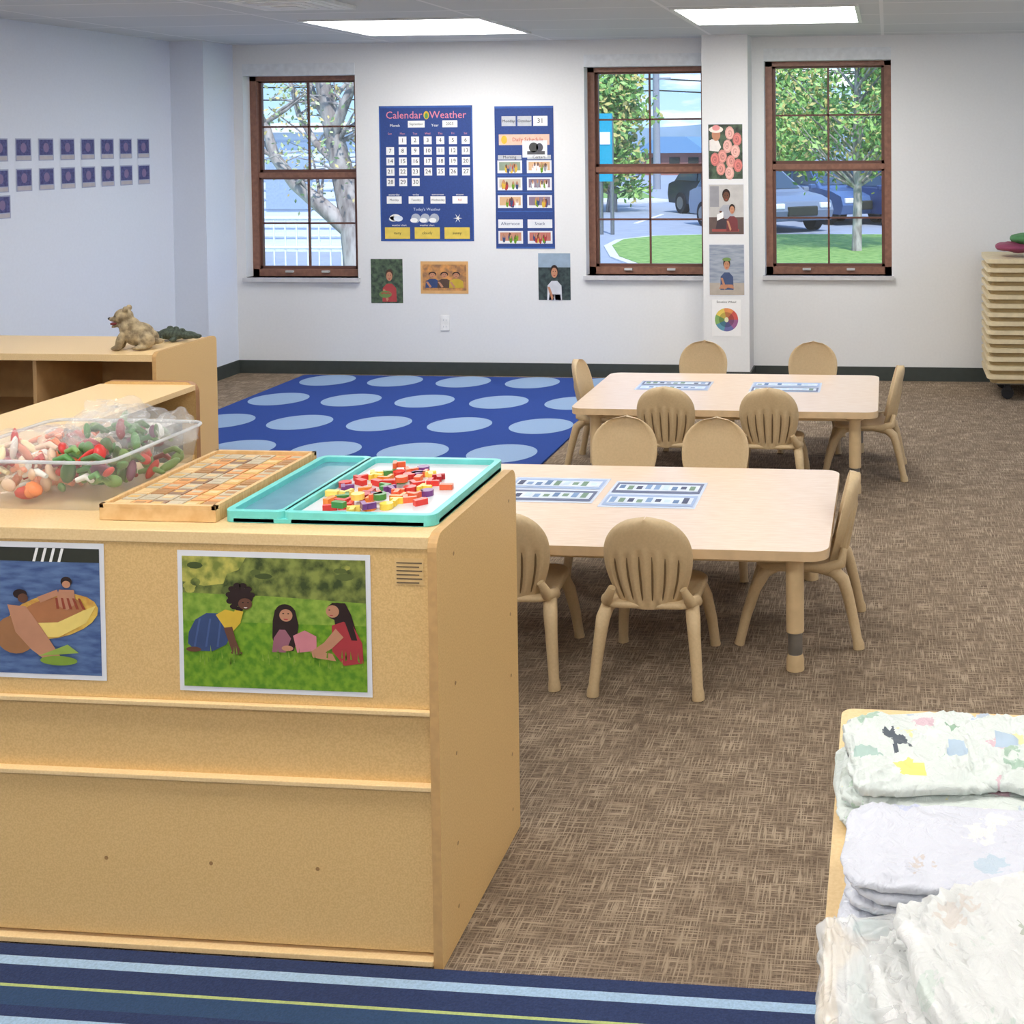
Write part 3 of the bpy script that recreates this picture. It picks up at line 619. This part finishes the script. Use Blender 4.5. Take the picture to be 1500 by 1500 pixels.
# ---------------------------------------------------------------- changing table with diapers
a=M();x0,x1,y0,y1=-.075,.62,.80,1.87;h=.85
a.prism(rrect(x0,x1,y0,y1,.02),'z',h-.025,h,maple_l,False,maple_e)
a.box(x0+.01,x0+.03,y0+.01,y1-.01,.003,h-.025,maple);a.box(x1-.03,x1-.01,y0+.01,y1-.01,.003,h-.025,maple);a.box(x0+.03,x1-.03,y1-.03,y1-.015,.03,h-.025,maple)
for z in (.05,.42): a.box(x0+.03,x1-.03,y0+.02,y1-.03,z,z+.02,mshade)
a.obj('changing_table',bevel=.003)
def diapm(name,base,spots,sc=22,thr=.5):
    m=bpy.data.materials.new(name);m.use_nodes=True;nt=m.node_tree;N=nt.nodes;L=nt.links;b=N['Principled BSDF']
    tc=N.new('ShaderNodeTexCoord')
    vo=N.new('ShaderNodeTexVoronoi');vo.inputs['Scale'].default_value=sc;L.new(tc.outputs['Object'],vo.inputs['Vector'])
    ns=N.new('ShaderNodeTexNoise');ns.inputs['Scale'].default_value=90;L.new(tc.outputs['Object'],ns.inputs['Vector'])
    ad=N.new('ShaderNodeMath');ad.operation='MULTIPLY_ADD';L.new(ns.outputs[0],ad.inputs[0]);ad.inputs[1].default_value=.7;L.new(vo.outputs['Distance'],ad.inputs[2])
    r=N.new('ShaderNodeValToRGB');r.color_ramp.elements[0].position=thr+.12;r.color_ramp.elements[1].position=thr+.16;r.color_ramp.elements[0].color=(1,1,1,1);r.color_ramp.elements[1].color=(0,0,0,1);L.new(ad.outputs[0],r.inputs[0])
    cr=N.new('ShaderNodeValToRGB');cr.color_ramp.interpolation='CONSTANT'
    els=cr.color_ramp.elements
    for i,c in enumerate(spots):
        e=els[i] if i<2 else els.new(i/len(spots))
        e.position=i/len(spots);e.color=(*s2l(c),1)
    sp=N.new('ShaderNodeSeparateColor');L.new(vo.outputs['Color'],sp.inputs[0]);L.new(sp.outputs[0],cr.inputs[0])
    mx=N.new('ShaderNodeMix');mx.data_type='RGBA';L.new(r.outputs[0],mx.inputs[0]);mx.inputs[6].default_value=(*s2l(base),1);L.new(cr.outputs[0],mx.inputs[7])
    L.new(mx.outputs[2],b.inputs['Base Color']);b.inputs['Roughness'].default_value=.32;b.inputs['Specular IOR Level'].default_value=.5
    n2=N.new('ShaderNodeTexNoise');n2.inputs['Scale'].default_value=34;n2.inputs['Detail'].default_value=5;n2.inputs['Distortion'].default_value=2.5;L.new(tc.outputs['Object'],n2.inputs['Vector'])
    bp=N.new('ShaderNodeBump');bp.inputs['Strength'].default_value=.7;bp.inputs['Distance'].default_value=.008;L.new(n2.outputs[0],bp.inputs['Height']);L.new(bp.outputs[0],b.inputs['Normal'])
    return m
W_=(232,232,232)
dA=diapm('diaper_print_jungle',(218,226,222),[(186,208,190),W_,(168,196,178),(238,230,170),(184,198,214),(204,214,206),(214,186,196)],20,.5)
dB=diapm('diaper_print_lavender',(214,217,228),[W_,(196,202,226),W_,(206,198,196),W_,(190,206,220)],16,.5)
dC=diapm('diaper_print_plain',(222,224,223),[W_,(206,216,210),W_,(200,208,204),W_,(216,210,204)],14,.5)
def star(cx,cy,r,n=5,inn=.5,rot=.3): return [(cx+(r if k%2==0 else r*inn)*math.cos(rot+k*pi/n),cy+(r if k%2==0 else r*inn)*math.sin(rot+k*pi/n)) for k in range(2*n)]
def oval(cx,cy,rx,ry,n=14): return [(cx+rx*math.cos(2*pi*k/n),cy+ry*math.sin(2*pi*k/n)) for k in range(n)]
def inside(x,y,poly):
    c=False;n=len(poly);j=n-1
    for i in range(n):
        xi,yi=poly[i];xj,yj=poly[j]
        if (yi>y)!=(yj>y) and x<(xj-xi)*(y-yi)/(yj-yi)+xi: c=not c
        j=i
    return c
def pad(a,c,r,m,rot=(0,0,0),seed=0,disp=.007,ds=22,decals=(),pe=.3,nu=150,nv=80):
    E=Euler(rot).to_matrix();vs=[];loc=[]
    def pw(v,p): return math.copysign(abs(v)**p,v)
    for j in range(nv+1):
        ph=-pi/2+pi*j/nv
        for i in range(nu):
            th=2*pi*i/nu
            rr=pw(math.cos(ph),.55)
            v=Vector((rr*pw(math.cos(th),pe)*r[0],rr*pw(math.sin(th),pe)*r[1],pw(math.sin(ph),.7)*r[2]))
            q=v*ds+Vector((seed*5.1,seed*2.3,0))
            nn=noise.noise(q)+.7*(.6-2*abs(noise.noise(q*1.9)))+.45*(.6-2*abs(noise.noise(Vector((q.x*5,q.y*1.3,q.z+seed)))))+.3*noise.noise(q*5)
            n_=Vector((v.x/r[0]*.5,v.y/r[1]*.5,v.z/r[2])).normalized()
            loc.append((v.x,v.y,v.z))
            v=v+n_*disp*nn*(1 if v.z>-.3*r[2] else .3)
            if v.z<-r[2]: v.z=-r[2]
            vs.append(E@v+Vector(c))
    groups={}
    for j in range(nv):
        for i in range(nu):
            f=(j*nu+i,j*nu+(i+1)%nu,(j+1)*nu+(i+1)%nu,(j+1)*nu+i)
            mm=m
            if decals and loc[f[0]][2]>0:
                cx=sum(loc[k][0] for k in f)/4;cy=sum(loc[k][1] for k in f)/4
                for poly,dm in decals:
                    if inside(cx,cy,poly): mm=dm
            groups.setdefault(mm,[]).append(f)
    o=len(a.v);a.v+=[tuple(v) for v in vs]
    for mm,fs in groups.items():
        i_=a.idx(mm)
        for f in fs: a.f.append([k+o for k in f]);a.mi.append(i_);a.sm.append(True)
st=C((240,226,130));catm=C((86,94,104));grn=C((150,182,158));pnk=C((206,168,186));tl=C((90,160,170));pur=C((140,90,120))
cat=[(oval(0,0,.011,.013),catm),(oval(-.012,.014,.009,.008),catm),([(-.022,.018),(-.016,.03),(-.010,.020)],catm),([(-.012,.020),(-.004,.028),(-.004,.014)],catm),([(.006,-.01),(.014,-.024),(.02,-.022),(.012,-.004)],catm),([(-.01,-.01),(-.012,-.026),(-.006,-.026),(-.002,-.01)],catm)]
def shift(dl,dx,dy,s=1): return [([(x*s+dx,y*s+dy) for x,y in p_],m_) for p_,m_ in dl]
a=M();z=.862
pad(a,(.105,1.635,z),(.180,.115,.012),dA,(0,0,.05),1,.005,decals=[(oval(-.13,-.095,.018,.015),pur)])
pad(a,(.115,1.640,z+.018),(.180,.108,.012),dA,(0,0,-.03),2,.005)
pad(a,(.04,1.645,z+.037),(.100,.10,.013),dA,(0,0,.12),5,.006,nu=300,nv=200,decals=[(star(-.02,-.058,.024,5,.6),st)]+shift(cat,-.025,.012)+[(oval(-.07,-.02,.018,.014),C((170,196,188))),(oval(-.085,-.008,.009,.008),C((170,196,188))),(star(.055,.05,.014,3,.5),grn),(oval(.05,-.02,.014,.02),C((176,196,214)))])
pad(a,(.22,1.65,z+.040),(.115,.098,.013),dA,(0,0,-.1),8,.006,nu=260,nv=170,decals=[(oval(-.06,.0,.02,.014),C((176,196,214)))]+shift(cat,.0,.03,.9)+[(star(.01,-.04,.02,5,.6),st)])
a.obj('diaper_stack')
a=M();z=.862
for k in range(4): pad(a,(.118+.006*((k*7)%3),1.385+.008*((k*5)%3),z+.0190*k),(.172,.095-.004*k,.0105),dB,(0,0,-.12+.03*k),20+k,.0045,24,nu=160,nv=60,decals=[(oval(-.13+.01*k,-.085,.02,.012),tl)] if k==0 else ())
a.obj('diaper_stack')
a=M();pad(a,(.13,1.14,.868),(.18,.15,.017),dC,(0,0,.05),7,.006,20);pad(a,(.16,1.14,.902),(.17,.145,.018),dC,(0,0,.2),8,.009,18,nu=200,nv=100);pad(a,(.20,1.16,.938),(.17,.15,.018),dC,(0,0,.3),11,.012,16,nu=260,nv=140,decals=[(star(-.05,.05,.014,4,.4),C((180,186,176))),(oval(.0,-.03,.012,.02),C((172,172,170)))])
pad(a,(-.01,1.185,.884),(.060,.10,.030),mat('package_film',(246,248,248),.1,.02,alpha=.45,spec=1.0,bump=.4,bscale=50),(0,0,.1),9,.010,26);a.ell((.0,1.20,.874),(.045,.07,.018),C((206,220,218)),nu=30,nv=18,disp=.005,ds=30)
a.obj('diaper_stack')

# ---------------------------------------------------------------- outside
gz=-.5
asph=mat('asphalt',(160,168,182),.9,.06,3);grass=mat('grass',(150,182,100),.9,scale=8,rgb2=(112,152,72),detail=6);conc=mat('concrete',(216,216,214),.8)
a=M();a.box(-90,60,D+.3,140,gz-.1,gz,asph);a.obj('ground_exterior')
a=M();gp=[(-4.2,20.8),(-5.2,22.8),(-5.9,25.2),(-6.0,26.8),(-5.4,27.8),(-4.2,28.2),(12,28.2),(12,9.6),(-3.2,9.6),(-3.4,17)]
a.prism(gp,'z',gz,gz+.04,grass);a.prism([(x-.18 if x<0 else x,y+(.15 if y>27 else 0)) for x,y in gp],'z',gz-.01,gz+.03,conc);a.obj('lawn_exterior')
a=M();a.prism([(-16,9.6),(-5.4,9.6),(-7.4,19),(-16,19)],'z',gz,gz+.04,mat('grass_pale',(184,204,168),.9,scale=8,rgb2=(164,190,146)));a.obj('lawn_side')
wl=mat('road_paint',(236,236,236),.8)
a=M()
for k in range(4): a.box(-13+2.0*k,-12.88+2.0*k,32.5,36.5,gz,gz+.01,wl)
a.obj('road_markings')
a=M();a.prism([(-40,43),(-9,43),(-8,44.5),(-9,46),(-40,46)],'z',gz,gz+.06,conc);a.prism([(-40,46),(-9,46),(-12,56),(-40,56)],'z',gz,gz+.05,grass);a.obj('sidewalk_exterior')
bark=mat('bark',(190,182,176),.9,scale=12,rgb2=(130,120,116),bump=.5,stretch=(1,1,.3))
leafs=[mat('leaf_a',(124,168,84),.6,.2),mat('leaf_b',(160,196,110),.6,.2),mat('leaf_c',(92,138,72),.6,.2),mat('leaf_d',(190,180,110),.6,.2)]
def leafquad(a,p,ls,lm):
    u=Vector((random.gauss(0,1),random.gauss(0,1),random.gauss(0,1))).normalized();w=u.orthogonal().normalized();s_=ls*random.uniform(.6,1.3)
    a.add([p-u*s_,p+w*s_*.5,p+u*s_,p-w*s_*.5],[(0,1,2,3)],random.choice(lm))
def leafy(name,x,y,ztop,zbot,rad,tr,nclump,nper,ls,seed,lm=leafs):
    """deciduous tree: trunk, forks and leaf clumps (heights in world z)"""
    random.seed(seed);a=M();H0=ztop-gz;zb=zbot-gz
    a.tube([(0,0,0),(.03,0,zb*.6),(0,.02,zb+.1),(.02,0,(zb+H0)/2),(0,0,H0*.9)],[tr*1.2,tr,tr*.85,tr*.5,tr*.2],bark,10)
    for k in range(nclump):
        z=zb+(H0-zb)*random.random();env=math.sin(pi*min(1,max(.12,(z-zb)/(H0-zb)*.85+.15)))**.6
        r=rad*env*random.uniform(.35,.95);t=random.random()*2*pi
        c=Vector((r*math.cos(t),r*math.sin(t),z))
        z0=max(zb*.7,c.z-.8*r-.3);a.tube([(0,0,z0),(c.x*.5,c.y*.5,(z0+c.z)/2-.05),tuple(c)],[tr*.35,tr*.22,tr*.08],bark,6)
        for q in range(nper):
            leafquad(a,c+Vector((random.gauss(0,.30),random.gauss(0,.30),random.gauss(0,.24)))*rad/1.6,ls,lm)
    a.obj(name,(x,y,gz))
leafy('maple_tree',-.62,24,4.8,1.35,1.95,.09,42,150,.075,8)
leafy('maple_tree',-8.9,38,4.2,0.3,1.5,.16,34,150,.13,12)
leafy('maple_tree',-12.2,41,4.4,.1,2.0,.16,34,120,.15,15)
leafy('maple_tree',-3.6,50,4.8,.6,2.2,.16,34,120,.16,18)
leafy('maple_tree',.9,52,4.6,.6,2.8,.16,36,120,.17,21)
leafy('maple_tree',5,50,5.6,.6,2.8,.16,36,110,.17,24)
# big tree close to the left window
random.seed(4);a=M();Y=13.3
def brn_(pts,r0,r1,twigs=True):
    P=[Vector((x,y,z)) for x,y,z in pts];n=len(P);a.tube(P,[r0+(r1-r0)*i/(n-1) for i in range(n)],bark,10)
    out=list(P)
    if twigs:
        for i in range(1,n):
            for q in range(3):
                d=Vector((random.gauss(0,1),random.gauss(0,1),random.uniform(-.2,1))).normalized();L_=random.uniform(.3,.7)
                b=P[i];m1=b+d*L_*.5+Vector((0,0,.05));e2=b+d*L_+Vector((random.gauss(0,.1),0,.12))
                a.tube([b,m1,e2],[r1*.6,r1*.4,.006],bark,6);out+=[m1,e2]
                for s_ in range(2):
                    d2=Vector((random.gauss(0,1),random.gauss(0,1),random.uniform(-.4,.9))).normalized();e3=e2+d2*.3;a.tube([e2,e3],[.008,.004],bark,5);out.append(e3)
    return out
tp=[]
tp+=brn_([(-6.02,Y,gz),(-6.06,Y,.3),(-6.14,Y,.80)],.25,.17,False)
tp+=brn_([(-6.14,Y,.74),(-6.28,Y+.05,1.3),(-6.38,Y+.05,1.75),(-6.44,Y,2.2),(-6.56,Y,2.7),(-6.6,Y,3.2)],.15,.06)
tp+=brn_([(-6.16,Y,.72),(-6.50,Y-.1,1.05),(-6.78,Y-.15,1.30),(-7.0,Y-.2,1.62),(-7.1,Y-.2,2.0)],.11,.045)
tp+=brn_([(-6.10,Y,.80),(-5.93,Y,1.15),(-5.78,Y,1.6),(-5.7,Y,2.3)],.13,.07)
tp+=brn_([(-6.40,Y,1.85),(-6.20,Y-.1,2.2),(-6.04,Y-.1,2.55),(-5.95,Y,3.0)],.07,.035)
tp+=brn_([(-6.42,Y,2.0),(-6.66,Y+.1,2.3),(-6.8,Y+.1,2.7)],.06,.03)
tp+=brn_([(-6.32,Y,1.5),(-6.64,Y+.1,1.75),(-6.9,Y+.2,2.1),(-7.0,Y+.2,2.5)],.05,.025)
lw=[mat('leaf_w1',(190,200,150),.6,.2),mat('leaf_w2',(206,190,130),.6,.2),mat('leaf_w3',(160,184,130),.6,.2)]
for k in range(1500):
    p_=random.choice(tp)
    if p_.z<1.2 and random.random()<.7: continue
    leafquad(a,p_+Vector((random.gauss(0,.16),random.gauss(0,.2),random.gauss(0,.16))),.032,lw)
a.obj('maple_tree')
bw=mat('siding_pale',(226,234,244),.7,scale=3,rgb2=(214,224,238),stretch=(.2,.2,12))
a=M();a.box(-34,-10.5,24,34,gz,2.0,bw)
for k in range(12): a.box(-34,-10.45,23.97,24,gz+.2*k+.1,gz+.2*k+.13,C((196,206,222)))
a.box(-34.3,-10.2,23.7,34,2.0,2.2,white)
for k in range(5): a.box(-13-2.4*k,-12-2.4*k,23.95,24.0,.4,1.5,C((160,178,200)))
a.obj('building_pale')
a=M();rm=mat('railing_white',(232,236,244),.5)
for k in range(40): a.tube([(-13+.2*k,19.4,gz),(-13+.2*k,19.4,gz+1.0)],.015,rm,6)
for z in (.1,.5,1.0): a.tube([(-13.2,19.4,gz+z),(-5.2,19.4,gz+z)],.03,rm,8)
a.obj('ramp_railing')
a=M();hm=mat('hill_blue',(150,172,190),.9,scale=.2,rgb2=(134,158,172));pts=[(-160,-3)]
for k in range(81):
    x=-160+4*k;pts.append((x,3.9+1.6*noise.noise(Vector((x*.05,1,0)))))
pts.append((160,-3));a.prism(pts,'y',138,139.9,hm);a.obj('distant_hills')
a=M();a.box(-16.5,-12.4,80,90,gz,1.0,C((160,112,100)));a.prism([(-17,1.0),(-12,1.0),(-13.5,2.1),(-15.5,2.1)],'y',79.5,90.5,C((110,150,186)))
for k in range(3): a.box(-16+1.3*k,-15.3+1.3*k,79.9,80,.1,.7,drk)
a.box(-30,-18,84,92,gz,1.2,C((206,206,200)));a.box(-30.3,-17.7,83.7,92.3,1.2,1.5,C((120,130,140)))
a.obj('brick_building')
a=M();pm=mat('pole_wood',(150,154,164),.8);px_=-10.9;py_=56
a.tube([(px_,py_,gz),(px_,py_,8.5)],[.18,.14],pm,10);a.box(px_-1,px_+1,py_-.05,py_+.05,5.4,5.55,pm);a.box(px_-.7,px_+.7,py_-.05,py_+.05,4.7,4.8,pm)
for z,dx in ((5.5,-.9),(5.5,.9),(4.75,0),(4.2,0)):
    for s_ in (1,-1): a.tube([(px_+dx+s_*t*4,py_+s_*t*1.5,z-.5*math.sin(t/8*pi)) for t in range(0,9)],.035,drk,5)
a.obj('utility_pole')
a=M();a.box(-6.98,-6.65,28.5,28.6,gz+1.3,2.45,mat('sign_teal',(30,160,190),.4));a.box(-6.94,-6.69,28.48,28.5,1.7,2.0,white);a.tube([(-6.95,28.6,gz),(-6.95,28.6,2.4)],.05,met,8);a.tube([(-6.68,28.6,gz),(-6.68,28.6,2.4)],.05,met,8);a.obj('street_sign')
glm=mat('car_glass',(60,74,88),.1,spec=.9);tire=mat('tire',(36,36,40),.8);lampm=mat('headlamp',(235,238,240),.15)
def car(x,y,rz,rgb):
    a=M();pm_=mat('carpaint_%d_%d'%(rgb[0],rgb[2]),rgb,.25,.02,metal=.2,spec=.8)
    prof=[(-2.2,.32),(2.15,.30),(2.25,.55),(2.15,.78),(1.7,.90),(.95,.98),(-1.9,1.0),(-2.2,.92),(-2.28,.6)]
    a.prism(prof,'y',-.88,.88,pm_)
    b=[(-2.0,-.82,.97),(1.05,-.82,.97),(1.05,.82,.97),(-2.0,.82,.97)];t=[(-1.65,-.62,1.52),(.15,-.62,1.52),(.15,.62,1.52),(-1.65,.62,1.52)]
    a.add(b+t,[(4,5,6,7),(0,1,5,4),(1,2,6,5),(2,3,7,6),(3,0,4,7)],pm_)
    def lerp(p,q,s_): return Vector(p)*(1-s_)+Vector(q)*s_
    V=[Vector(v) for v in b+t]
    for f in ((0,1,5,4),(1,2,6,5),(2,3,7,6),(3,0,4,7)):
        q=[V[i] for i in f];nrm=(q[1]-q[0]).cross(q[3]-q[0]).normalized()
        parts=[(.06,.94)] if f[0]%2 else [(.03,.5),(.53,.97)]
        for (s0,s1) in parts:
            B0=lerp(q[0],q[1],s0);B1=lerp(q[0],q[1],s1);T0=lerp(q[3],q[2],s0);T1=lerp(q[3],q[2],s1)
            a.add([lerp(B0,T0,.12)+nrm*.015,lerp(B1,T1,.12)+nrm*.015,lerp(B1,T1,.88)+nrm*.015,lerp(B0,T0,.88)+nrm*.015],[(0,1,2,3)],glm)
    for wx in (-1.4,1.4):
        for sy in (-1,1):
            a.tube([(wx,sy*.70,.33),(wx,sy*.91,.33)],.33,tire,20);a.tube([(wx,sy*.9,.33),(wx,sy*.925,.33)],.2,met,14)
    for sy in (-1,1): a.box(2.16,2.26,sy*.8,sy*.5,.60,.74,lampm);a.box(-2.29,-2.22,sy*.8,sy*.55,.65,.8,C((170,40,40)));a.box(.75,.9,sy*.86,sy*1.02,.95,1.08,pm_)
    a.box(2.18,2.28,-.42,.42,.42,.66,drk)
    a.obj('car',(x,y,gz),rz,bevel=.03)
car(-3.35,30.8,-.95,(128,140,158));car(-4.9,36.5,-.9,(44,52,66));car(-1.75,33.6,-.95,(84,112,158));car(.1,32.6,-.95,(52,74,120));car(1.75,31.2,-.95,(36,46,66));car(1.3,37.5,-.95,(110,128,160));car(-2.6,39,-.95,(120,134,160));car(-.5,42,-.95,(60,70,90));car(4.4,33,-.95,(200,204,208))

# ---------------------------------------------------------------- light
w=bpy.data.worlds.new('sky');S.world=w;w.use_nodes=True;nt=w.node_tree;N=nt.nodes;L=nt.links;bg=N['Background']
tc=N.new('ShaderNodeTexCoord');sx=N.new('ShaderNodeSeparateXYZ');L.new(tc.outputs['Generated'],sx.inputs[0])
r=N.new('ShaderNodeValToRGB');r.color_ramp.elements[0].position=0;r.color_ramp.elements[0].color=(*s2l((176,212,240)),1);r.color_ramp.elements[1].position=.22;r.color_ramp.elements[1].color=(*s2l((84,150,228)),1);L.new(sx.outputs[2],r.inputs[0])
mp=N.new('ShaderNodeMapping');mp.inputs['Scale'].default_value=(1,1,4.5);L.new(tc.outputs['Generated'],mp.inputs[0])
n=N.new('ShaderNodeTexNoise');n.inputs['Scale'].default_value=14;n.inputs['Detail'].default_value=6;L.new(mp.outputs[0],n.inputs['Vector'])
r2=N.new('ShaderNodeValToRGB');r2.color_ramp.elements[0].position=.50;r2.color_ramp.elements[1].position=.66;L.new(n.outputs[0],r2.inputs[0])
mx=N.new('ShaderNodeMix');mx.data_type='RGBA';L.new(r2.outputs[0],mx.inputs[0]);L.new(r.outputs[0],mx.inputs[6]);mx.inputs[7].default_value=(.92,.95,1,1)
L.new(mx.outputs[2],bg.inputs[0]);bg.inputs[1].default_value=1.6
sl=bpy.data.lights.new('sun','SUN');sl.energy=4.0;sl.angle=.03;so=bpy.data.objects.new('sun',sl);COL.objects.link(so);so.rotation_euler=Vector((-.35,.75,-1.0)).to_track_quat('-Z','Y').to_euler()
# ---------------------------------------------------------------- camera
a_,p_,r_=.09548,.03048,.00721
F0=Vector((-math.sin(a_),math.cos(a_),0));R0=Vector((math.cos(a_),math.sin(a_),0));Z=Vector((0,0,1))
F=F0*math.cos(p_)-Z*math.sin(p_);U=F0*math.sin(p_)+Z*math.cos(p_);R=R0*math.cos(r_)-U*math.sin(r_);U=U*math.cos(r_)+R0*math.sin(r_)
cd_=bpy.data.cameras.new('camera');cd_.sensor_width=36;cd_.lens=42.0;cd_.shift_x=-(1132.2-750)/1500;cd_.shift_y=(260.1-750)/1500;cd_.clip_end=500
co=bpy.data.objects.new('camera',cd_);COL.objects.link(co)
mw=Matrix(((R.x,U.x,-F.x,0),(R.y,U.y,-F.y,0),(R.z,U.z,-F.z,1.75),(0,0,0,1)));co.matrix_world=mw
S.camera=co
S.view_settings.view_transform='Standard'
